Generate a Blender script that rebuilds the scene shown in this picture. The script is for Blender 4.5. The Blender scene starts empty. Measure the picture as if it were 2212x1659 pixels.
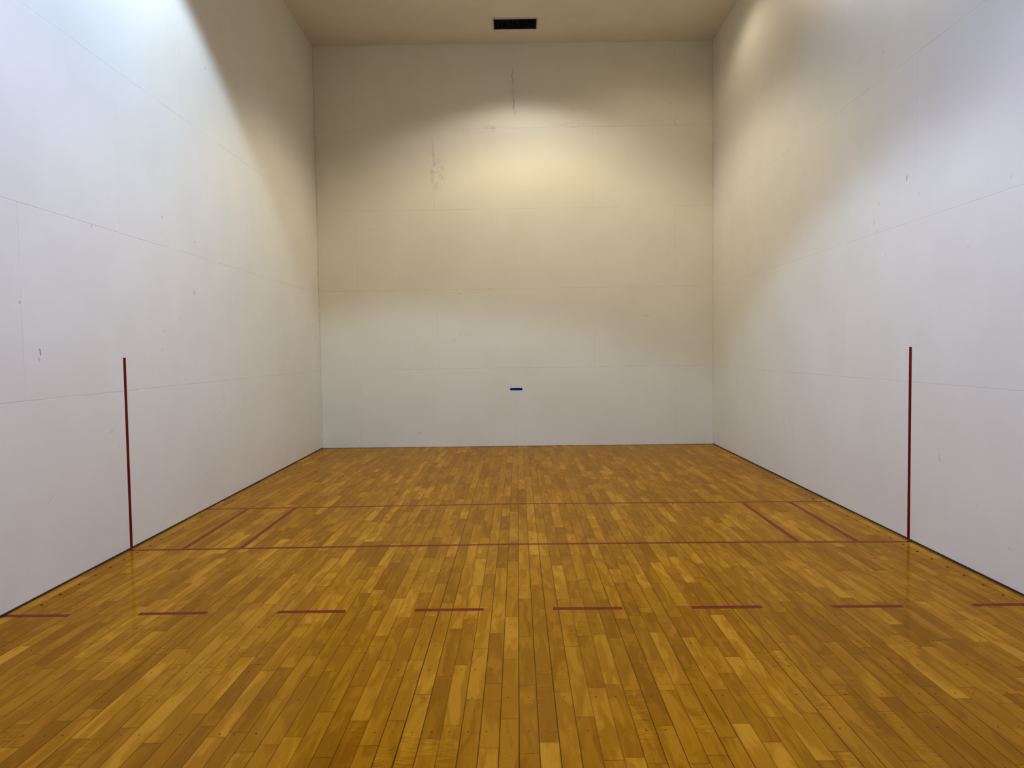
import bpy, bmesh, math, random
from mathutils import Matrix, Vector
random.seed(7)
C = bpy.context.scene.collection
W = 0.0775            # board width
J = [(-10, 6.7), (-9, 6.97), (-8, 5.02), (-8, 5.44), (-8, 5.57), (-7, 4.02), (-7, 4.61), (-7, 5.2), (-7, 6.44), (-6, 3.66), (-6, 4.24), (-6, 4.84), (-6, 5.45), (-6, 6.65), (-5, 3.29), (-5, 3.84), (-5, 4.42), (-5, 5.0), (-5, 5.62), (-5, 6.82), (-4, 3.39), (-4, 3.96), (-4, 4.56), (-4, 5.15), (-4, 5.75), (-4, 6.35), (-4, 6.96), (-3, 3.61), (-3, 4.15), (-3, 4.77), (-3, 5.39), (-3, 6.6), (-2, 3.22), (-2, 3.76), (-2, 4.94), (-2, 5.53), (-2, 7.13), (-1, 4.02), (-1, 4.59), (-1, 5.13), (-1, 5.69), (-1, 7.3), (0, 3.18), (0, 4.3), (0, 5.48), (1, 3.85), (1, 4.71), (1, 5.15), (1, 6.54), (2, 3.67), (2, 4.36), (2, 5.08), (2, 6.5), (2, 7.01), (3, 3.45), (3, 4.16), (3, 4.87), (3, 5.57), (4, 3.71), (4, 4.89), (4, 5.22), (5, 4.32), (5, 5.25), (5, 7.04), (6, 4.86), (6, 5.6), (6, 6.36), (7, 6.3), (7, 7.08)]
TINTS = [(0, 5.78, 0.8), (-3, 5.67, 0.7), (-8, 5.5, 0.95), (-2, 5.36, 0.8), (-5, 5.37, 0.7), (-7, 5.6, 0.2), (-5, 5.32, 0.6), (7, 5.75, 0.85), (-7, 4.94, 0.7), (-4, 4.87, 0.9), (-5, 4.92, 0.8), (-8, 5.23, 0.8), (-1, 5.89, 0.1), (-5, 6.58, 0.75), (-4, 6.23, 0.85), (-7, 6.32, 0.8), (-4, 6.54, 0.1), (-6, 6.89, 0.15), (-7, 6.58, 0.15), (5, 7.19, 0.1), (6, 6.85, 0.3), (6, 5.87, 0.3), (2, 6.26, 0.8), (-1, 6.87, 0.7), (0, 6.27, 0.75), (-6, 5.07, 0.2), (-3, 5.14, 0.5), (-1, 4.77, 0.6), (-6, 4.16, 0.95), (-4, 3.85, 0.75), (-3, 3.95, 0.75), (-1, 3.85, 0.65), (-4, 3.24, 0.7), (-5, 3.18, 0.7), (3, 3.93, 0.7), (3, 3.58, 0.6), (4, 3.58, 0.7), (5, 4.25, 0.8), (3, 4.25, 0.5), (-5, 3.76, 0.1), (-1, 3.98, 0.1), (-2, 3.94, 0.25), (-3, 3.37, 0.3), (4, 4.03, 0.2), (-5, 4.16, 0.2), (1, 4.14, 0.4), (2, 3.94, 0.25), (1, 3.51, 0.25), (0, 3.67, 0.4), (0, 3.13, 0.15), (-2, 3.59, 0.5)]
#        x    y     beam watts (r, g, b)   half angle, blend, source radius, label
LAMPS = [(.10, 10.30, (104, 100, 100), 68, .30, .12, 'round ceiling lamp closest to the front wall, beyond the top of the photo'),
         (.15, 9.65, (194, 170, 118), 64, .35, .12, 'second round ceiling lamp from the front wall'),
         (-1.50, 6.30, (298, 392, 545), 58, .17, .12, 'round ceiling lamp near the wall on the left, level with the upright red lines'),
         (2.00, 5.30, (118, 152, 232), 76, .40, .12, 'round ceiling lamp near the wall on the right'),
         (2.10, 10.00, (34, 30, 24), 80, .45, .12, 'dim round ceiling lamp towards the front right corner'),
         (-.25, 2.70, (308, 278, 418), 61, .30, .12, 'round ceiling lamp nearest the back wall, behind the camera'),
         (-.90, 3.70, (30, 95, 300), 66, .30, .12, 'bluish round ceiling lamp above the camera')]
EXPOSURE = 0.0

# ------------------------------------------------------------------ node helper
class NT:
    def __init__(s, name):
        s.m = bpy.data.materials.new(name); s.m.use_nodes = True
        s.t = s.m.node_tree; s.t.nodes.clear()
        s.out = s.n('ShaderNodeOutputMaterial'); s.b = s.n('ShaderNodeBsdfPrincipled')
        s.t.links.new(s.b.outputs[0], s.out.inputs[0])
    def n(s, typ, **kw):
        nd = s.t.nodes.new(typ)
        for k, v in kw.items(): setattr(nd, k, v)
        return nd
    def set(s, inp, v):
        if isinstance(v, bpy.types.NodeSocket): s.t.links.new(v, inp)
        elif v is not None: inp.default_value = v
    def math(s, op, a, b=None, c=None, clamp=False):
        nd = s.n('ShaderNodeMath', operation=op, use_clamp=clamp)
        s.set(nd.inputs[0], a); s.set(nd.inputs[1], b); s.set(nd.inputs[2], c)
        return nd.outputs[0]
    def mapr(s, v, a, b, c=0.0, d=1.0, smooth=True):
        nd = s.n('ShaderNodeMapRange', interpolation_type='SMOOTHSTEP' if smooth else 'LINEAR')
        s.set(nd.inputs[0], v)
        for i, q in enumerate((a, b, c, d)): s.set(nd.inputs[1 + i], q)
        return nd.outputs[0]
    def noise(s, vec, scale, detail=2.0, rough=0.5, dist=0.0):
        nd = s.n('ShaderNodeTexNoise'); s.set(nd.inputs['Vector'], vec)
        s.set(nd.inputs['Scale'], scale); s.set(nd.inputs['Detail'], detail)
        s.set(nd.inputs['Roughness'], rough); s.set(nd.inputs['Distortion'], dist)
        return nd.outputs['Fac']
    def mix(s, f, a, b, blend='MIX'):
        nd = s.n('ShaderNodeMix', data_type='RGBA', blend_type=blend)
        s.set(nd.inputs[0], f); s.set(nd.inputs[6], a); s.set(nd.inputs[7], b)
        return nd.outputs[2]
    def comb(s, x, y, z=0.0):
        nd = s.n('ShaderNodeCombineXYZ'); s.set(nd.inputs[0], x); s.set(nd.inputs[1], y); s.set(nd.inputs[2], z)
        return nd.outputs[0]
    def sep(s, v):
        nd = s.n('ShaderNodeSeparateXYZ'); s.set(nd.inputs[0], v); return nd.outputs
    def pos(s): return s.n('ShaderNodeNewGeometry').outputs['Position']
    def attr(s, name): return s.n('ShaderNodeAttribute', attribute_name=name)
    def bump(s, h, strength, dist):
        nd = s.n('ShaderNodeBump'); s.set(nd.inputs['Height'], h); s.set(nd.inputs['Strength'], strength)
        s.set(nd.inputs['Distance'], dist); s.t.links.new(nd.outputs[0], s.b.inputs['Normal'])
    def lacquer(s, col, rough, ior=1.25, coat=(.86, .57, .27)):
        """stained wood or paint under a clear amber lacquer"""
        d = s.n('ShaderNodeBsdfDiffuse'); g = s.n('ShaderNodeBsdfGlossy'); f = s.n('ShaderNodeFresnel'); m = s.n('ShaderNodeMixShader')
        s.set(d.inputs['Color'], col); s.set(g.inputs['Color'], rgb(*coat)); s.set(g.inputs['Roughness'], rough)
        s.set(f.inputs['IOR'], ior)
        nl = s.b.inputs['Normal'].links
        if nl:
            for q in (d, g): s.t.links.new(nl[0].from_socket, q.inputs['Normal'])
        s.t.links.new(f.outputs[0], m.inputs[0]); s.t.links.new(d.outputs[0], m.inputs[1]); s.t.links.new(g.outputs[0], m.inputs[2])
        s.t.links.new(m.outputs[0], s.out.inputs[0]); s.t.nodes.remove(s.b)
    def P(s, **kw):
        for k, v in kw.items(): s.set(s.b.inputs[k.replace('_', ' ')], v)
    def mx(s, vals):
        r = vals[0]
        for v in vals[1:]: r = s.math('MAXIMUM', r, v)
        return r

def rgb(r, g, b): return (r, g, b, 1.0)

# ------------------------------------------------------------------ materials
def wall_material(name, axis, rows, verts, spots, stains=(), corners=(), nails=False, seam_gain=1.0, paint=None):
    """painted panel wall; axis = world axis that runs along the wall (0 = x, 1 = y).
    Returns [plain sheet, sheet with joints, sheet with joints and marks] and the lists that say where each is needed."""
    pa, pb, pc = paint or (PAINT_A, PAINT_B, PAINT_C)
    mats = [wall_level(name + sfx, lv, axis, rows, verts, spots, stains, corners, nails, seam_gain, pa, pb, pc)
            for lv, sfx in ((0, ''), (1, '_with_joints'), (2, '_with_marks'))]
    return mats, rows, verts, spots, stains, corners, nails

def wall_level(name, lv, axis, rows, verts, spots, stains, corners, nails, seam_gain, pa, pb, pc):
    s = NT(name); p = s.pos(); xyz = s.sep(p); u, v = xyz[axis], xyz[2]
    col = s.mix(s.mapr(s.noise(p, 1.3, 3, .6), .33, .67), rgb(*pa), rgb(*pb))
    vo = s.n('ShaderNodeTexVoronoi'); s.set(vo.inputs['Vector'], p); vo.inputs['Scale'].default_value = 3.2
    sp = s.mapr(vo.outputs['Distance'], .010, .026, 1, 0)
    wn = s.sep(vo.outputs['Color'])
    sp = s.math('MULTIPLY', sp, s.math('GREATER_THAN', wn[0], .78))
    col = s.mix(s.math('MULTIPLY', sp, .20), col, rgb(.12, .10, .09))
    seam = None
    if lv > 0:
        wob = s.math('MULTIPLY_ADD', s.noise(p, 9.0, 2), 0.006, -0.003)
        uu = s.math('ADD', u, wob); vv = s.math('ADD', v, wob)
        lines = []
        for z in rows:
            lines.append(s.mapr(s.math('ABSOLUTE', s.math('SUBTRACT', vv, z)), 0.0012, 0.0060, 1, 0))
        for (a, z0, z1) in verts:
            l = s.mapr(s.math('ABSOLUTE', s.math('SUBTRACT', uu, a)), 0.0008, 0.0052, .75, 0)
            l = s.math('MULTIPLY', l, s.math('GREATER_THAN', v, z0)); l = s.math('MULTIPLY', l, s.math('LESS_THAN', v, z1))
            lines.append(l)
        seam = s.mx(lines)
        fade = s.mapr(s.noise(p, 1.6, 3, .6), .36, .62, .15, 1.0)
        col = s.mix(s.math('MULTIPLY', s.math('MULTIPLY', seam, fade), 0.22 * seam_gain), col, rgb(.20, .17, .12))
    if lv > 1:
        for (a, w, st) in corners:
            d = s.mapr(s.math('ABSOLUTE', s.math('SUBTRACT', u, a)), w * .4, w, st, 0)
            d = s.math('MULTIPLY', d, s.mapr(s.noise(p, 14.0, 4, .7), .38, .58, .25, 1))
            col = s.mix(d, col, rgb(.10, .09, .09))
        broken = s.mapr(s.noise(p, 75.0, 3, .7), .40, .56)
        warp = s.math('MULTIPLY_ADD', s.noise(p, 28.0, 3, .6), 0.06, -0.03)
        for (a, b, ru, rv, ang, st) in spots:      # ball marks, scuffs: centre, half sizes, angle, strength
            du = s.math('SUBTRACT', u, a); dv = s.math('SUBTRACT', v, b)
            c_, s_ = math.cos(ang), math.sin(ang)
            x = s.math('ADD', s.math('MULTIPLY', du, c_), s.math('MULTIPLY', dv, s_))
            y = s.math('SUBTRACT', s.math('MULTIPLY', dv, c_), s.math('MULTIPLY', du, s_))
            k = min(1.0, max(ru, rv) / 0.05)
            x = s.math('ADD', x, s.math('MULTIPLY', warp, k))
            x = s.math('DIVIDE', x, ru); y = s.math('DIVIDE', y, rv)
            d = s.math('ADD', s.math('MULTIPLY', x, x), s.math('MULTIPLY', y, y))
            d = s.math('MULTIPLY', s.mapr(d, .35, 1.0, st * (.62 if st < .8 else .85), 0), s.math('MULTIPLY_ADD', broken, .7, .3))
            col = s.mix(d, col, rgb(.07, .055, .045))
        sm = s.mapr(s.noise(p, 13.0, 4, .7), .40, .66)
        for (a, b, ru, rv, st) in stains:          # soft smears where the paint has yellowed along a joint
            x = s.math('DIVIDE', s.math('SUBTRACT', u, a), ru); y = s.math('DIVIDE', s.math('SUBTRACT', v, b), rv)
            d = s.math('ADD', s.math('MULTIPLY', x, x), s.math('MULTIPLY', y, y))
            d = s.math('MULTIPLY', s.mapr(d, .0, 1.0, st, 0), sm)
            col = s.mix(d, col, rgb(.42, .385, .28))
        if nails:                                  # filled nail heads along the foot of the wall
            fx = s.math('SUBTRACT', s.math('FRACT', s.math('DIVIDE', u, 0.257)), .5)
            x = s.math('DIVIDE', fx, .022); y = s.math('DIVIDE', s.math('SUBTRACT', v, .056), .006)
            d = s.mapr(s.math('ADD', s.math('MULTIPLY', x, x), s.math('MULTIPLY', y, y)), .3, 1, .35, 0)
            col = s.mix(d, col, rgb(.15, .12, .08))
    if seam is not None: s.bump(s.math('MULTIPLY', seam, -.9), .18, .003)
    s.P(Base_Color=col, Roughness=.42, Specular_IOR_Level=.35)
    return s.m

PAINT_A = (.755, .722, .605); PAINT_B = (.785, .752, .635); PAINT_C = PAINT_A
FRONT_PAINT = ((.765, .712, .545), (.795, .742, .575), (.75, .70, .54))

def simple_material(name, col, rough=.5, metal=0.0, vary=.12, scale=30.0, bump=0.0, spec=.4):
    s = NT(name); p = s.pos()
    c = s.mix(s.mapr(s.noise(p, scale, 3), .3, .7, 0, 1), rgb(*[q * (1 - vary) for q in col]), rgb(*[min(1, q * (1 + vary)) for q in col]))
    s.P(Base_Color=c, Roughness=rough, Metallic=metal, Specular_IOR_Level=spec)
    if bump: s.bump(s.noise(p, scale * 4, 2), bump, .002)
    return s.m

def floor_material():
    s = NT('maple_strip_floor'); p = s.pos(); xyz = s.sep(p); X, Y = xyz[0], xyz[1]
    tint = s.attr('tint').outputs['Fac']; seed = s.attr('seed').outputs['Fac']; dark = s.attr('gap').outputs['Fac']
    e = s.sep(s.attr('edge').outputs['Vector']); f = s.attr('edge_far').outputs['Vector']; f = s.sep(f)
    el, eb, er, et = e[0], e[1], f[0], f[1]
    s10 = s.math('MULTIPLY', seed, 37.0)
    # slow figure, different in every board
    v1 = s.comb(s.math('MULTIPLY', X, 14.0), s.math('MULTIPLY', Y, 2.6), s10)
    fig = s.noise(v1, 1.0, 2, .55, .8)
    v2 = s.comb(s.math('MULTIPLY', X, 170.0), s.math('MULTIPLY', Y, 6.0), s10)
    grain = s.noise(v2, 1.0, 1, .6)
    v3 = s.comb(s.math('MULTIPLY', X, 12.0), s.math('MULTIPLY', Y, 75.0), s10)
    curl = s.noise(v3, 1.0, 2, .6, 1.5)
    curlmask = s.math('MULTIPLY', s.mapr(s.math('FRACT', s.math('MULTIPLY', seed, 7.3)), .62, .85),
                      s.mapr(s.noise(s.comb(s.math('MULTIPLY', X, 6.0), s.math('MULTIPLY', Y, 3.0), s10), 1.0, 2), .45, .6))
    t = s.math('ADD', tint, s.math('MULTIPLY_ADD', s.mapr(fig, .42, .60), .34, -.17))
    t = s.math('ADD', t, s.math('MULTIPLY_ADD', grain, .28, -.14))
    t = s.math('ADD', t, s.math('MULTIPLY', curlmask, s.math('MULTIPLY_ADD', curl, 1.5, -.75)))
    t = s.math('ADD', t, s.math('MULTIPLY_ADD', s.noise(p, 200.0, 2, .6), .30, -.15), clamp=True)
    ramp = s.n('ShaderNodeValToRGB'); s.set(ramp.inputs[0], t)
    cr = ramp.color_ramp
    cr.elements[0].position = 0.0; cr.elements[0].color = rgb(*WOOD[0])
    cr.elements[1].position = 1.0; cr.elements[1].color = rgb(*WOOD[3])
    for q, c in ((.33, WOOD[1]), (.66, WOOD[2])):
        el_ = cr.elements.new(q); el_.color = rgb(*c)
    col = ramp.outputs[0]
    # broad wear: traffic has dulled the lacquer unevenly
    col = s.mix(s.mapr(s.noise(p, .7, 3), .35, .7, 0, .18), col, rgb(.20, .085, .006))
    # tiny flecks
    fl = s.mapr(s.noise(s.comb(s.math('MULTIPLY', X, 1.0), s.math('MULTIPLY', Y, .6), 0.0), 190.0, 2, .5), .685, .74, 0, .55)
    col = s.mix(fl, col, rgb(.06, .025, .006))
    # nail heads: one per board on every batten
    fy = s.math('FRACT', s.math('DIVIDE', s.math('SUBTRACT', Y, 3.341 - .1418), .2836))
    ny = s.math('MULTIPLY', s.math('SUBTRACT', fy, .5), .2836)
    row = s.math('FLOOR', s.math('DIVIDE', s.math('SUBTRACT', Y, 3.341 - .1418), .2836))
    colid = s.math('FLOOR', s.math('DIVIDE', X, W))
    wn = s.n('ShaderNodeTexWhiteNoise', noise_dimensions='2D'); s.set(wn.inputs['Vector'], s.comb(row, colid))
    w3 = s.sep(wn.outputs['Color'])
    wn2 = s.n('ShaderNodeTexWhiteNoise', noise_dimensions='1D'); s.set(wn2.inputs['W'], colid)
    off = s.math('ADD', s.math('MULTIPLY_ADD', wn2.outputs['Value'], .020, .026), s.math('MULTIPLY_ADD', w3[0], .008, -.004))
    nx = s.math('SUBTRACT', el, off)
    dd = s.math('SQRT', s.math('ADD', s.math('MULTIPLY', nx, nx), s.math('MULTIPLY', s.math('MULTIPLY', ny, ny), .75)))
    nail = s.math('MULTIPLY', s.mapr(dd, .0030, .0058, 1, 0), s.mapr(w3[1], .1, .8, .22, .92))
    col = s.mix(nail, col, rgb(.055, .028, .010))
    # joints
    side = s.math('MINIMUM', el, er); end = s.math('MINIMUM', eb, et)
    g1 = s.math('MULTIPLY', s.mapr(side, s.math('MULTIPLY_ADD', dark, .0012, .0004), s.math('MULTIPLY_ADD', dark, .0016, .0024), 1, 0), s.math('MULTIPLY_ADD', dark, .35, .62))
    g2 = s.math('MULTIPLY', s.mapr(end, .0004, .0030, 1, 0), .62)
    gap = s.math('MAXIMUM', g1, g2)
    col = s.mix(gap, col, rgb(.026, .009, .002))
    # scuffs
    sc = s.math('MULTIPLY', s.mapr(s.noise(s.comb(s.math('MULTIPLY', X, 3.0), Y, 3.3), 9.0, 3, .75), .72, .77, 0, .75), 1.0)
    col = s.mix(sc, col, rgb(.045, .02, .008))
    hgt = s.math('ADD', s.math('MULTIPLY', gap, -.25), s.math('MULTIPLY', s.noise(s.comb(s.math('MULTIPLY', X, 18.0), s.math('MULTIPLY', Y, 4.0), s10), 1.0, 2), .55))
    s.bump(hgt, .12, .003)
    s.lacquer(col, .11)
    return s.m

WOOD = [(.215, .078, .0022), (.285, .112, .0036), (.370, .158, .0062), (.500, .232, .0150)]

def paint_on_floor():
    s = NT('oxblood_floor_paint'); p = s.pos(); x = s.sep(p)[0]
    c = s.mix(s.mapr(s.noise(p, 40.0, 3), .3, .7), rgb(.125, .008, .008), rgb(.160, .012, .012))
    fx = s.math('FRACT', s.math('DIVIDE', x, W)); d = s.math('MINIMUM', fx, s.math('SUBTRACT', 1.0, fx))
    c = s.mix(s.mapr(d, .010, .040, .75, 0), c, rgb(.05, .006, .006))
    s.lacquer(c, .20)
    return s.m

# ------------------------------------------------------------------ mesh helpers
def mesh_obj(name, verts, faces, mat, parent=None, origin=None):
    me = bpy.data.meshes.new(name)
    o0 = Vector(origin) if origin is not None else Vector((0, 0, 0))
    me.from_pydata([tuple(Vector(v) - o0) for v in verts], [], faces); me.update()
    bm = bmesh.new(); bm.from_mesh(me); bmesh.ops.recalc_face_normals(bm, faces=bm.faces); bm.to_mesh(me); bm.free()
    if mat: me.materials.append(mat)
    o = bpy.data.objects.new(name, me); C.objects.link(o); o.location = o0
    if parent is not None:
        o.parent = parent; o.matrix_parent_inverse = Matrix.Identity(4)
        o.location = o0 - parent.location
    return o

def prism(name, quad, off, mat, parent=None, origin=None):
    """extrude a planar polygon (list of points) by the vector off"""
    q = [Vector(v) for v in quad]; n = len(q); off = Vector(off)
    vs = q + [v + off for v in q]
    fs = [tuple(range(n)), tuple(range(2 * n - 1, n - 1, -1))] + [(i, (i + 1) % n, n + (i + 1) % n, n + i) for i in range(n)]
    if origin is None: origin = sum(q, Vector()) / n
    return mesh_obj(name, vs, fs, mat, parent, origin)

def tag(o, label, cat, group=None):
    o['label'] = label; o['category'] = cat
    if group: o['group'] = group
    return o
def struct(o, label=None):
    o['kind'] = 'structure'
    if label: o['label'] = label
    return o

# ------------------------------------------------------------------ room geometry (metres)
def xl(y): return -3.048 - 0.0138 * (y - 6.1)      # left wall plane
def xr(y): return 3.046 + 0.0078 * (y - 6.1)       # right wall plane
def yf(x): return 12.0203 - 0.01125 * x            # front wall plane
YB = -0.15
ZL, ZR = 6.304, 6.258                              # ceiling height at the left / right corner
def zc(x): return ZL + (ZR - ZL) * (x + 3.13) / 6.22

FL, FR = (xl(12.055), 12.055), (xr(11.985), 11.985)
BL, BR = (xl(YB), YB), (xr(YB), YB)
T = .12

rows = [1.245, 2.493, 3.742, 4.985]
g = 2 * 1.2437
mat_front = wall_material('front_wall_paint', 0, rows,
    [(-.016, 0, 1.245), (2.49, 0, 1.245), (-2.50, 0, 1.245),
     (-1.247, 1.245, 2.493), (1.226, 1.245, 2.493),
     (-.012, 2.493, 3.742), (2.497, 2.493, 3.742), (-2.50, 2.493, 3.742),
     (-1.262, 3.742, 4.985), (1.230, 3.742, 4.985),
     (-.010, 4.985, 6.3), (2.507, 4.985, 6.3), (-2.513, 4.985, 6.3)],
    [(-1.574, .218, .034, .012, .8, .5), (-1.555, .10, .012, .010, 0, .5), (-1.54, .235, .03, .007, -.5, .5), (-.887, 2.431, .016, .020, 0, .55), (-1.02, 2.45, .01, .01, 0, .4),
     (-.883, 1.804, .009, .045, .1, .45), (-.98, 1.696, .035, .008, .6, .3), (-.80, 1.77, .01, .02, .2, .35), (2.042, 2.04, .045, .010, -.1, .4), (2.17, 2.09, .014, .014, 0, .3),
     (-.008, 5.80, .010, .13, 0, .65), (.004, 5.36, .012, .11, .05, .8), (.022, 5.22, .010, .06, .3, .5),
     (-1.268, 4.62, .012, .20, 0, .35), (2.505, 5.03, .014, .07, .1, .45), (2.44, 5.32, .016, .010, 0, .5),
     (.93, 4.984, .05, .010, 0, .5), (-2.275, 3.458, .022, .014, .4, .35), (-1.05, 3.32, .016, .02, 0, .25), (-.41, 2.49, .03, .014, 0, .4), (-.15, 2.34, .02, .018, 0, .25),
     (-.36, 1.07, .016, .012, .5, .35), (-.25, 1.10, .012, .016, 0, .3), (-.40, .97, .01, .012, 0, .3), (-.72, .62, .01, .01, 0, .2)],
    stains=[(-1.205, 4.28, .15, .30, .42), (-1.28, 4.5, .05, .4, .30), (.0, 5.5, .06, .34, .30), (-.36, 5.005, .22, .045, .35), (.85, 5.02, .40, .05, .25), (-.6, 4.95, .5, .05, .22)],
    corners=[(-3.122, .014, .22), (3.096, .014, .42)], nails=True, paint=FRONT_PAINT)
mat_left = wall_material('left_wall_paint', 1, [1.243, 2.465, 3.71, 4.97],
    [(4.974, 1.243, 2.465), (7.46, 1.243, 2.465), (6.152, 2.465, 3.71), (8.64, 2.465, 3.71), (3.67, 2.465, 3.71), (7.30, 3.71, 4.97),
     (4.8, 3.71, 4.97), (9.8, 3.71, 4.97), (8.45, 4.97, 6.35), (5.96, 4.97, 6.35), (3.7, 0, 1.243), (6.2, 0, 1.243), (8.7, 0, 1.243)],
    [(5.136, 1.545, .010, .030, .15, .9), (5.122, 1.50, .016, .008, -.9, .8), (4.960, 1.853, .014, .016, 0, .6), (7.465, 2.112, .030, .026, 0, .4),
     (7.124, 1.850, .007, .016, 0, .7), (6.831, 1.729, .022, .010, .5, .45), (6.787, 1.568, .012, .014, 0, .45), (5.771, 2.452, .013, .013, 0, .7),
     (6.862, 2.713, .020, .016, -.3, .5), (7.896, 4.383, .018, .020, 0, .65), (7.514, 2.60, .018, .012, .2, .5), (6.85, 2.58, .012, .03, 0, .2),
     (7.193, 1.291, .014, .012, 0, .35), (5.177, .587, .05, .010, .7, .25), (6.02, .82, .008, .018, 0, .4), (8.90, .17, .006, .016, 0, .8), (7.6, .35, .02, .03, 0, .25),
     (8.0, .93, .016, .010, -.5, .4), (5.93, .95, .06, .008, .2, .25)],
    stains=())
mat_right = wall_material('right_wall_paint', 1, [1.23, 2.46, 3.71, 4.965],
    [(7.325, 1.23, 2.46), (4.85, 1.23, 2.46), (9.8, 1.23, 2.46), (8.6, 0, 1.23), (6.1, 2.46, 3.71), (8.6, 2.46, 3.71), (7.35, 3.71, 4.965), (4.9, 3.71, 4.965), (9.85, 3.71, 4.965), (8.6, 4.965, 6.3)],
    [(6.232, 2.807, .008, .030, .4, .85), (5.017, 2.536, .022, .026, .4, .2), (6.628, 3.923, .010, .026, .5, .6), (7.047, 4.023, .006, .022, 0, .5), (6.99, 4.02, .010, .010, 0, .5),
     (5.745, .698, .012, .032, -.5, .45), (9.592, 1.229, .045, .010, -.3, .35), (6.681, 2.702, .02, .02, 0, .25), (6.056, 2.652, .013, .014, 0, .55), (5.6, 3.93, .010, .014, 0, .35),
     (6.772, 3.347, .014, .022, 0, .25), (6.76, 2.56, .02, .03, 0, .3), (6.7, 2.48, .008, .02, .3, .3), (5.44, 2.17, .015, .014, 0, .35), (6.55, 2.26, .02, .014, 0, .4),
     (5.3, .45, .008, .02, 0, .35), (4.98, .25, .012, .012, 0, .4)],
    seam_gain=.75)
mat_back = wall_material('back_wall_paint', 0, rows, [(0, 0, 1.245), (-1.25, 1.245, 2.493), (1.25, 1.245, 2.493)], [(1.0, 1.4, .02, .02, 0, .4)])
mat_ceil = simple_material('ceiling_paint', (.72, .660, .520), .7, vary=.03, scale=2.0)
mat_floor = floor_material()
mat_line = paint_on_floor()
mat_wline = simple_material('dark_red_wall_paint', (.125, .0012, .0022), .5, vary=.10, scale=12, spec=.06)
mat_blue = simple_material('blue_masking_tape', (.0008, .022, .170), .9, vary=.08, scale=60, spec=.04)
mat_gap = simple_material('shadow_gap_black', (.012, .010, .010), .6, vary=.1)  # black colour paints the darkness of the gap below the walls
mat_hole = simple_material('dark_screw_hole', (.010, .005, .003), .9, vary=.1, spec=.02)
mat_ring = simple_material('worn_hole_rim', (.16, .075, .018), .5, vary=.1)
mat_vent_frame = simple_material('grey_painted_steel', (.42, .40, .385), .45, vary=.06)
mat_vent_slat = simple_material('black_vent_steel', (.030, .030, .031), .42, vary=.1)
mat_duct = simple_material('unlit_duct_black', (.004, .004, .004), .9, vary=.1)
mat_lamp_trim = simple_material('white_lamp_trim', (.75, .75, .74), .4, vary=.04)

# walls are slabs whose inner face is the court's surface
def wall(name, a, b, za, zb, outward, mat, z0=0.0, label=None):
    mats, rows_, verts_, spots_, stains_, corners_, nails_ = mat
    ax = 0 if abs(b[0] - a[0]) > abs(b[1] - a[1]) else 1
    ua, ub = a[ax], b[ax]
    def cuts(lo, hi, extra):
        c = {lo, hi} | {q for q in extra if lo < q < hi}
        k = lo
        while k < hi: c.add(k); k += .30
        c = sorted(c); r = [c[0]]
        for q in c[1:]:
            if q - r[-1] > .004: r.append(q)
        r[-1] = hi; return r
    us = cuts(min(ua, ub), max(ua, ub), [v[0] + d for v in verts_ for d in (-.015, .015)] + [c[0] + d for c in corners_ for d in (-.03, .03)])
    ts = cuts(0.0, 1.0, [(z + d) / za for z in rows_ for d in (-.015, .015)] + [i * .3 / za for i in range(1, 24)])
    ts = [t for i, t in enumerate(ts) if i == 0 or t == 1.0 or t - ts[i - 1] > .0006]
    lerp = lambda u: (u - ua) / (ub - ua)
    V, F, MI = [], [], []
    nu, nt = len(us), len(ts)
    for t in ts:
        for u in us:
            k = lerp(u); V.append((a[0] + (b[0] - a[0]) * k, a[1] + (b[1] - a[1]) * k, z0 + t * ((za + (zb - za) * k) - z0)))
    for j in range(nt - 1):
        for i in range(nu - 1):
            F.append((j * nu + i, j * nu + i + 1, (j + 1) * nu + i + 1, (j + 1) * nu + i))
            u0, u1 = us[i], us[i + 1]; z_0, z_1 = V[j * nu + i][2], V[(j + 1) * nu + i][2]
            hit = lambda x, y, rx, ry: u0 - rx < x < u1 + rx and z_0 - ry < y < z_1 + ry
            lv = 0
            if any(z_0 - .01 < z < z_1 + .01 for z in rows_) or any(u0 - .01 < v[0] < u1 + .01 for v in verts_): lv = 1
            if any(hit(q[0], q[1], max(q[2], q[3]) * 1.6 + .01, max(q[2], q[3]) * 1.6 + .01) for q in spots_) or \
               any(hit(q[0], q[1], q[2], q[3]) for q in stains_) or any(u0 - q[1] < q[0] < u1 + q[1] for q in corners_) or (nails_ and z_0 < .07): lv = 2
            MI.append(lv)
    n = Vector(outward) * T; base = len(V); c4 = [0, nu - 1, nt * nu - 1, (nt - 1) * nu]
    V += [tuple(Vector(V[i]) + n) for i in c4]
    F.append((base, base + 3, base + 2, base + 1)); MI.append(0)
    bottom = list(range(nu)); top = list(range((nt - 1) * nu, nt * nu))
    left_ = [j * nu for j in range(nt)]; right_ = [j * nu + nu - 1 for j in range(nt)]
    F.append(tuple(bottom) + (base + 1, base)); F.append(tuple(reversed(top)) + (base + 3, base + 2))
    F.append(tuple(reversed(left_)) + (base, base + 3)); F.append(tuple(right_) + (base + 2, base + 1)); MI += [0] * 4
    o = mesh_obj(name, V, F, None, origin=((a[0] + b[0]) / 2, (a[1] + b[1]) / 2, 0))
    for m in mats: o.data.materials.append(m)
    o.data.polygons.foreach_set('material_index', MI)
    return struct(o, label)
wall('wall_front', FL, FR, ZL, ZR, (0, 1, 0), mat_front, label='beige painted panel front wall of the court with faint sheet seams')
wall('wall_left', BL, FL, ZL, ZL, (-1, 0, 0), mat_left, z0=.0, label='white painted panel wall on the left of the court')
wall('wall_right', BR, FR, ZR, ZR, (1, 0, 0), mat_right, z0=.0, label='white painted panel wall on the right of the court')
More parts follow.
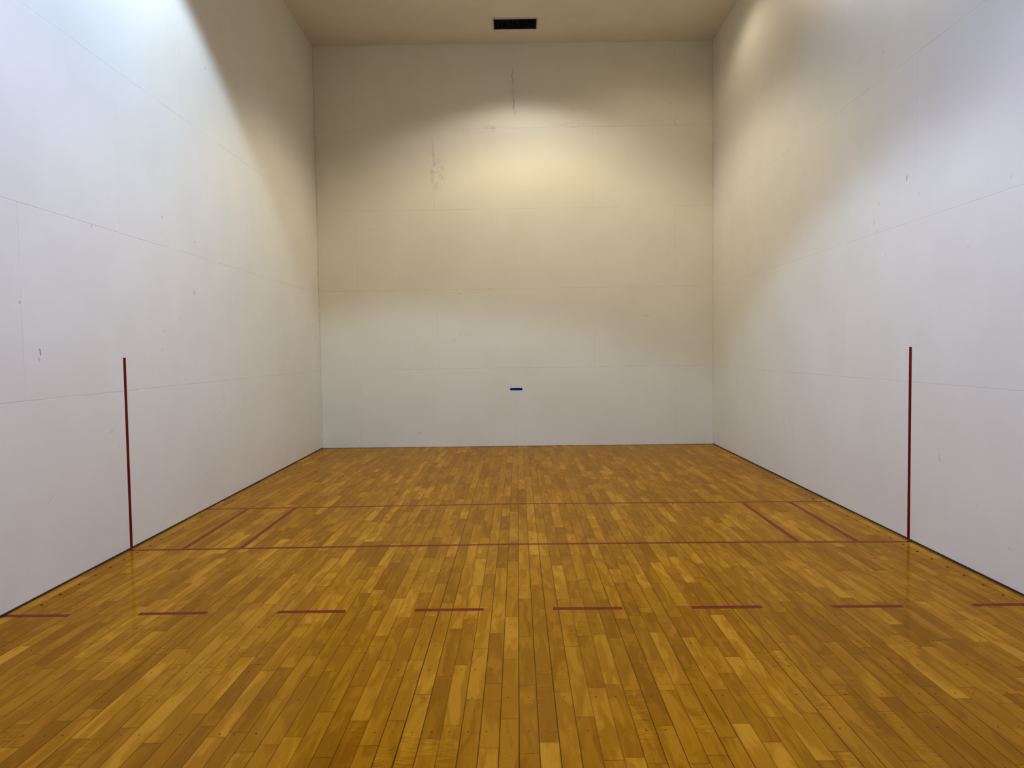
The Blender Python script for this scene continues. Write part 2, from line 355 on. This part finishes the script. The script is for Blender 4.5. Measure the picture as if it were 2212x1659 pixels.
wall('wall_back', BL, BR, ZL, ZR, (0, -1, 0), mat_back, label='white painted wall behind the camera')

# ceiling with an opening for the vent
VX0, VX1, VY0, VY1 = -.268, .352, 11.181, 11.510      # opening
e = .25
cx0, cx1, cy0, cy1 = -3.6, 3.5, YB - e, 12.3
vs = []; fs = []
def cbox(x0, x1, y0, y1):
    b = len(vs)
    for z in (0, .05):
        for (x, y) in ((x0, y0), (x1, y0), (x1, y1), (x0, y1)): vs.append((x, y, zc(x) + z))
    fs.extend([(b, b+1, b+2, b+3), (b+7, b+6, b+5, b+4)] + [(b+i, b+(i+1) % 4, b+4+(i+1) % 4, b+4+i) for i in range(4)])
for a in ((cx0, VX0, cy0, cy1), (VX1, cx1, cy0, cy1), (VX0, VX1, cy0, VY0), (VX0, VX1, VY1, cy1)): cbox(*a)
struct(mesh_obj('ceiling', vs, fs, mat_ceil, origin=(0, 6, 6.28)), 'plain beige painted ceiling')

# ------------------------------------------------------------------ floor of individual maple boards (one mesh)
def floor_mesh():
    Jd = {}
    for c, y in J: Jd.setdefault(c, []).append(y)
    rnd = random.Random(11)
    V, F, ti, sd, gp, e1, e2 = [], [], [], [], [], [], []
    for c in range(-42, 42):
        x0, x1 = c * W, (c + 1) * W
        if x1 < xl(12.3) - .05 or x0 > xr(12.3) + .05: continue
        x0c, x1c = max(x0, -3.20), min(x1, 3.16)
        js = sorted(Jd.get(c, []))
        if js:
            full = [js[0]]
            for y in js[1:]:
                while y - full[-1] > .95:
                    n = round((y - full[-1]) / .59); full.append(full[-1] + (y - full[-1]) / max(n, 2))
                full.append(y)
            js = full
        else: js = [rnd.uniform(3.0, 3.6)]
        while js[-1] < 12.2: js.append(js[-1] + rnd.choice((.59, .59, .59, .60, .58, .57, .88, .30)) + rnd.uniform(-.015, .015))
        while js[0] > YB: js.insert(0, js[0] - .59 - rnd.uniform(-.015, .015))
        gapd = rnd.random() ** 3
        if c in (0, 1, -1): gapd = max(gapd, .55)
        for a, b in zip(js, js[1:]):
            a_, b_ = max(a, YB - .05), min(b, 12.15)
            if b_ <= a_: continue
            tt = None
            for (cc, yy, q) in TINTS:
                if cc == c and a < yy < b: tt = q; break
            if tt is None:
                tt = min(1, max(0, rnd.gauss(.46, .16)))
                if rnd.random() < .10: tt = rnd.uniform(.02, .2)
                elif rnd.random() < .14: tt = rnd.uniform(.75, .95)
            else: tt = .16 + .70 * tt
            i = len(V)
            V += [(x0c, a_, 0), (x1c, a_, 0), (x1c, b_, 0), (x0c, b_, 0)]
            F.append((i, i + 1, i + 2, i + 3))
            ti.append(tt * .86 + .03); sd.append(rnd.random()); gp.append(gapd)
            for (x, y) in ((x0c, a_), (x1c, a_), (x1c, b_), (x0c, b_)):
                e1.append((x - x0, y - a, 0)); e2.append((x1 - x, b - y, 0))
    # slab below
    i = len(V); nb = len(F)
    X0, X1, Y0, Y1 = -3.20, 3.16, YB - .05, 12.15
    V += [(X0, Y0, 0), (X1, Y0, 0), (X1, Y1, 0), (X0, Y1, 0), (X0, Y0, -.06), (X1, Y0, -.06), (X1, Y1, -.06), (X0, Y1, -.06)]
    F += [(i+7, i+6, i+5, i+4)] + [(i+k, i+4+k, i+4+(k+1) % 4, i+(k+1) % 4) for k in range(4)]
    me = bpy.data.meshes.new('floor'); me.from_pydata(V, [], F); me.update()
    n = len(F) - nb
    for nm, data in (('tint', ti), ('seed', sd), ('gap', gp)):
        a = me.attributes.new(nm, 'FLOAT', 'FACE'); a.data.foreach_set('value', data + [.4] * n)
    for nm, data in (('edge', e1), ('edge_far', e2)):
        a = me.attributes.new(nm, 'FLOAT_VECTOR', 'CORNER'); a.data.foreach_set('vector', [q for v in data + [(.03, .3, 0)] * (4 * n) for q in v])
    me.materials.append(mat_floor)
    o = bpy.data.objects.new('floor', me); C.objects.link(o)
    return struct(o, 'glossy honey-brown maple strip floor with small nail heads')
floor = floor_mesh()

# screw holes in a row along each side wall
def hole_mesh():
    bm = bmesh.new(); n = 14
    def ring(r, z): return [bm.verts.new((r * math.cos(2 * math.pi * i / n), r * math.sin(2 * math.pi * i / n), z)) for i in range(n)]
    R = [ring(.0088, .0), ring(.0080, .0009), ring(.0068, .0010), ring(.0062, .0003)]
    for a, b in zip(R, R[1:]):
        for i in range(n): bm.faces.new((a[i], a[(i + 1) % n], b[(i + 1) % n], b[i])).material_index = 1
    bm.faces.new(R[3]).material_index = 0
    for i in range(n):
        pass
    bm.normal_update(); me = bpy.data.meshes.new('screw_hole'); bm.to_mesh(me); bm.free()
    me.materials.append(mat_hole); me.materials.append(mat_hole)
    return me
hm = hole_mesh()
def add_hole(x, y):
    o = bpy.data.objects.new('screw_hole', hm); C.objects.link(o); o.parent = floor; o.location = (x, y, .0003)
for k in range(49):
    y = 2.75 + .1935 * k
    if y < 11.9: add_hole(xl(y) + .112 + random.uniform(-.002, .002), 5.84 + .1935 * (k - 16) + random.uniform(-.006, .006))
for k in range(49):
    y = 2.72 + .1925 * k
    if y < 11.9: add_hole(xr(y) - .113 + random.uniform(-.002, .002), 5.82 + .1925 * (k - 16) + random.uniform(-.006, .006))

# black strips standing in for the shadow gap where walls meet the floor
def strip(name, p, q, nx, h, w, label):
    a = Vector((p[0], p[1], .0)); b = Vector((q[0], q[1], .0)); n = Vector(nx) * w
    o = prism(name, [a, b, b + Vector((0, 0, h)), a + Vector((0, 0, h))], n, mat_gap)
    return struct(o, label)
strip('shadow_gap_left', BL, FL, (1, 0, 0), .011, .006, 'thin black strip standing in for the shadow gap under the wall on the left')
strip('shadow_gap_right', BR, FR, (-1, 0, 0), .011, .006, 'thin black strip standing in for the shadow gap under the wall on the right')
strip('shadow_gap_front', FL, FR, (0, -1, 0), .004, .003, 'hairline dark strip standing in for the shadow gap where the front wall meets the floor')

# ------------------------------------------------------------------ painted lines
TH = .0007
def fline(pts, w, label, group=None, name='court_line', mat=None):
    """flat ribbon along the list of floor points, width w measured across"""
    n = len(pts); P = [Vector((x, y, 0)) for x, y in pts]
    lo, hi = [], []
    along_x = abs(P[-1].x - P[0].x) > abs(P[-1].y - P[0].y)
    sh = Vector((0, w / 2, 0)) if along_x else Vector((w / 2, 0, 0))
    for q in P: lo.append(q - sh); hi.append(q + sh)
    vs = lo + hi; m = len(vs); vs = vs + [v + Vector((0, 0, TH)) for v in vs]
    fs = []
    for i in range(n - 1):
        fs.append((m + i, m + i + 1, m + n + i + 1, m + n + i)); fs.append((i, n + i, n + i + 1, i + 1))
        fs.append((i, i + 1, m + i + 1, m + i)); fs.append((n + i + 1, n + i, m + n + i, m + n + i + 1))
    fs.append((0, m, m + n, n)); fs.append((n - 1, 2 * n - 1, m + 2 * n - 1, m + n - 1))
    o = mesh_obj(name, vs, fs, mat or mat_line, origin=sum(P, Vector()) / n)
    return tag(o, label, 'court line', group)

LW = .0395
fline([(xl(6.09) + .006, 6.096), (-1.535, 6.125), (-.018, 6.147), (1.733, 6.130), (xr(6.08) - .006, 6.088)], LW,
      'long dark red floor line joining the feet of the two upright red wall lines')
fline([(xl(7.57) + .006, 7.574), (-.021, 7.655), (xr(7.59) - .006, 7.592)], LW,
      'long thin dark red floor line farthest away, nearest the front wall')
y1, y2 = 6.150, 7.575
fline([(-2.622, y1 - .030), (-2.655, y2 - .008)], LW, 'short dark red floor line closest to the white wall on the left')
fline([(-2.172, y1 - .020), (-2.195, y2 - .004)], LW, 'short dark red floor line on the left half, inner of the pair')
fline([(2.178, y1 - .010), (2.195, y2 - .004)], LW, 'short dark red floor line on the right half, inner of the pair')
fline([(2.630, y1 - .018), (2.660, y2 + .004)], LW, 'short dark red floor line closest to the white wall on the right')
dashes = [(-3.030, 4.690, -2.633, 4.686), (-2.231, 4.699, -1.830, 4.706), (-1.418, 4.706, -1.018, 4.707), (-.610, 4.714, -.205, 4.713),
          (.200, 4.714, .606, 4.709), (1.013, 4.710, 1.422, 4.708), (1.825, 4.700, 2.234, 4.694), (2.640, 4.698, 3.036, 4.700)]
names = ['dark red floor dash touching the white wall on the left, leftmost of eight',
         'second dark red floor dash counted from the wall on the left',
         'third dark red floor dash counted from the wall on the left',
         'fourth dark red floor dash from the left, just left of the middle of the court',
         'fifth dark red floor dash from the left, just right of the middle of the court',
         'third dark red floor dash counted from the wall on the right',
         'second dark red floor dash counted from the wall on the right',
         'dark red floor dash touching the wall on the right, rightmost of eight']
for (a, b, c, d), nm in zip(dashes, names):
    fline([(a, b), (c, d)], .042, nm, 'dashes of the receiving line', name='line_dash')

def wline(x0, y, sx, h, label):
    w = .0195
    q = [(x0(y - w), y - w, .0115), (x0(y + w), y + w, .0115), (x0(y + w), y + w, h), (x0(y - w), y - w, h)]
    o = prism('wall_line', q, (sx * TH, 0, 0), mat_wline)
    return tag(o, label, 'court line', 'upright lines on the side walls')
wline(xl, 6.153, 1, 1.503, 'upright dark red line painted on the white wall at the left')
wline(xr, 6.153, -1, 1.503, 'upright dark red line painted on the white wall at the right')

tq = [(-.115, yf(-.1), .891), (.078, yf(.08), .889), (.086, yf(.08), .928), (-.110, yf(-.1), .929)]
tag(prism('masking_tape', [Vector(v) for v in tq], (0, -.0009, 0), mat_blue), 'short strip of blue masking tape stuck low on the beige front wall', 'tape')

# ------------------------------------------------------------------ ceiling vent
zv = zc(.04)
vent = bpy.data.objects.new('ceiling_vent', None); C.objects.link(vent); vent.location = (.042, 11.345, zv)
tag(vent, 'rectangular ceiling vent with black louvres and grey frame above the front wall', 'vent')
def vbox(name, x0, x1, y0, y1, z0, z1, mat):
    return prism(name, [(x0, y0, z0), (x1, y0, z0), (x1, y1, z0), (x0, y1, z0)], (0, 0, z1 - z0), mat, vent)
def vent_frame():
    ox0, ox1, oy0, oy1 = -.287, .371, 11.141, 11.527; ix0, ix1, iy0, iy1 = VX0, VX1, VY0, VY1
    z1, z0 = zv + .0005, zv - .007; b = .006
    rings = [[(ox0, oy0, z1), (ox1, oy0, z1), (ox1, oy1, z1), (ox0, oy1, z1)],
             [(ox0 + b, oy0 + b, z0), (ox1 - b, oy0 + b, z0), (ox1 - b, oy1 - b, z0), (ox0 + b, oy1 - b, z0)],
             [(ix0, iy0, z0), (ix1, iy0, z0), (ix1, iy1, z0), (ix0, iy1, z0)],
             [(ix0, iy0, zv + .05), (ix1, iy0, zv + .05), (ix1, iy1, zv + .05), (ix0, iy1, zv + .05)]]
    v = [q for r in rings for q in r]; f = []
    for k in range(3):
        for i in range(4): f.append((4*k + i, 4*k + (i+1) % 4, 4*k + 4 + (i+1) % 4, 4*k + 4 + i))
    return mesh_obj('frame', v, f, mat_vent_frame, vent, (.042, 11.345, zv))
vent_frame()
q = []
d0 = mesh_obj('duct', [(VX0, VY0, zv + .05), (VX1, VY0, zv + .05), (VX1, VY1, zv + .05), (VX0, VY1, zv + .05),
                       (VX0, VY0, zv + .30), (VX1, VY0, zv + .30), (VX1, VY1, zv + .30), (VX0, VY1, zv + .30)],
              [(7, 6, 5, 4), (0, 4, 5, 1), (1, 5, 6, 2), (2, 6, 7, 3), (3, 7, 4, 0)], mat_duct, vent, (.042, 11.345, zv + .1))
ns = 31
slat0 = None
for i in range(ns):
    x = VX0 + (i + .5) * (VX1 - VX0) / ns
    if slat0 is None:
        slat0 = prism('louvre', [(x - .0035, VY0 + .001, zv - .003), (x - .002, VY0 + .001, zv - .0035), (x + .0035, VY0 + .001, zv + .016), (x + .002, VY0 + .001, zv + .0165)],
                      (0, VY1 - VY0 - .002, 0), mat_vent_slat, vent)
        xs0 = slat0.location.x
    else:
        o = slat0.copy(); C.objects.link(o); o.parent = vent; o.location.x = xs0 + i * (VX1 - VX0) / ns

# ------------------------------------------------------------------ ceiling lamps (above and behind the frame)
def lens_material(name, col, e):
    s = NT(name); p = s.pos()
    c = s.mix(s.mapr(s.noise(p, 60.0, 2), .3, .7), rgb(*[q * .95 for q in col]), rgb(*col))
    s.P(Base_Color=rgb(.8, .8, .8), Roughness=.4, Emission_Color=c, Emission_Strength=e); return s.m
def lamp(x, y, watts, half_deg, blend, radius, label, drop=.012):
    z = zc(x); power = max(watts); col = tuple(c / power for c in watts)
    r = bpy.data.objects.new('ceiling_light', None); C.objects.link(r); r.location = (x, y, z)
    tag(r, label, 'ceiling light')
    bm = bmesh.new(); n = 32
    prof = [(.27, .0005), (.265, -.012), (.235, -.016), (.225, -.004)]
    rings = [[bm.verts.new((a * math.cos(2 * math.pi * i / n), a * math.sin(2 * math.pi * i / n), b)) for i in range(n)] for a, b in prof]
    for A_, B_ in zip(rings, rings[1:]):
        for i in range(n): bm.faces.new((A_[i], A_[(i + 1) % n], B_[(i + 1) % n], B_[i]))
    me = bpy.data.meshes.new('trim_ring'); bm.to_mesh(me); bm.free(); me.materials.append(mat_lamp_trim)
    o = bpy.data.objects.new('trim_ring', me); C.objects.link(o); o.parent = r
    bm = bmesh.new(); bmesh.ops.create_circle(bm, cap_ends=True, segments=n, radius=.226)
    for v in bm.verts: v.co.z = -.004
    bmesh.ops.reverse_faces(bm, faces=bm.faces)
    me = bpy.data.meshes.new('diffuser'); bm.to_mesh(me); bm.free(); me.materials.append(lens_material('lamp_lens', col, 1.5))
    o = bpy.data.objects.new('diffuser', me); C.objects.link(o); o.parent = r
    L = bpy.data.lights.new('ceiling_light_beam', 'SPOT'); L.energy = power; L.color = col
    L.spot_size = math.radians(2 * half_deg); L.spot_blend = blend; L.shadow_soft_size = radius
    lo = bpy.data.objects.new('lamp_beam', L); C.objects.link(lo); lo.parent = r; lo.location = (0, 0, -radius - .02)
    return r
for a in LAMPS: lamp(*a)

w = bpy.data.worlds.new('World'); bpy.context.scene.world = w; w.use_nodes = True
w.node_tree.nodes['Background'].inputs[0].default_value = (0, 0, 0, 1)

# ------------------------------------------------------------------ camera
cam = bpy.data.cameras.new('Camera'); co = bpy.data.objects.new('Camera', cam); C.objects.link(co)
cam.sensor_width = 36; cam.lens = 25.5515; cam.clip_start = .05
fw = Vector((-0.00829139, 0.99893972, -0.04528451)); rt = Vector((0.99987553, 0.00767423, -0.01378541)); up = Vector((0.01342327, 0.04539317, 0.99887901))
M = Matrix((rt, up, -fw)).transposed().to_4x4(); M.translation = Vector((.013838, .51371, 1.512479)); co.matrix_world = M
bpy.context.scene.camera = co
vsx = bpy.context.scene.view_settings
vsx.view_transform = 'Standard'; vsx.look = 'None'; vsx.gamma = 1.0; vsx.exposure = EXPOSURE; vsx.use_curve_mapping = False

cy = bpy.context.scene.cycles
cy.adaptive_threshold = .06; cy.max_bounces = 8; cy.caustics_reflective = False
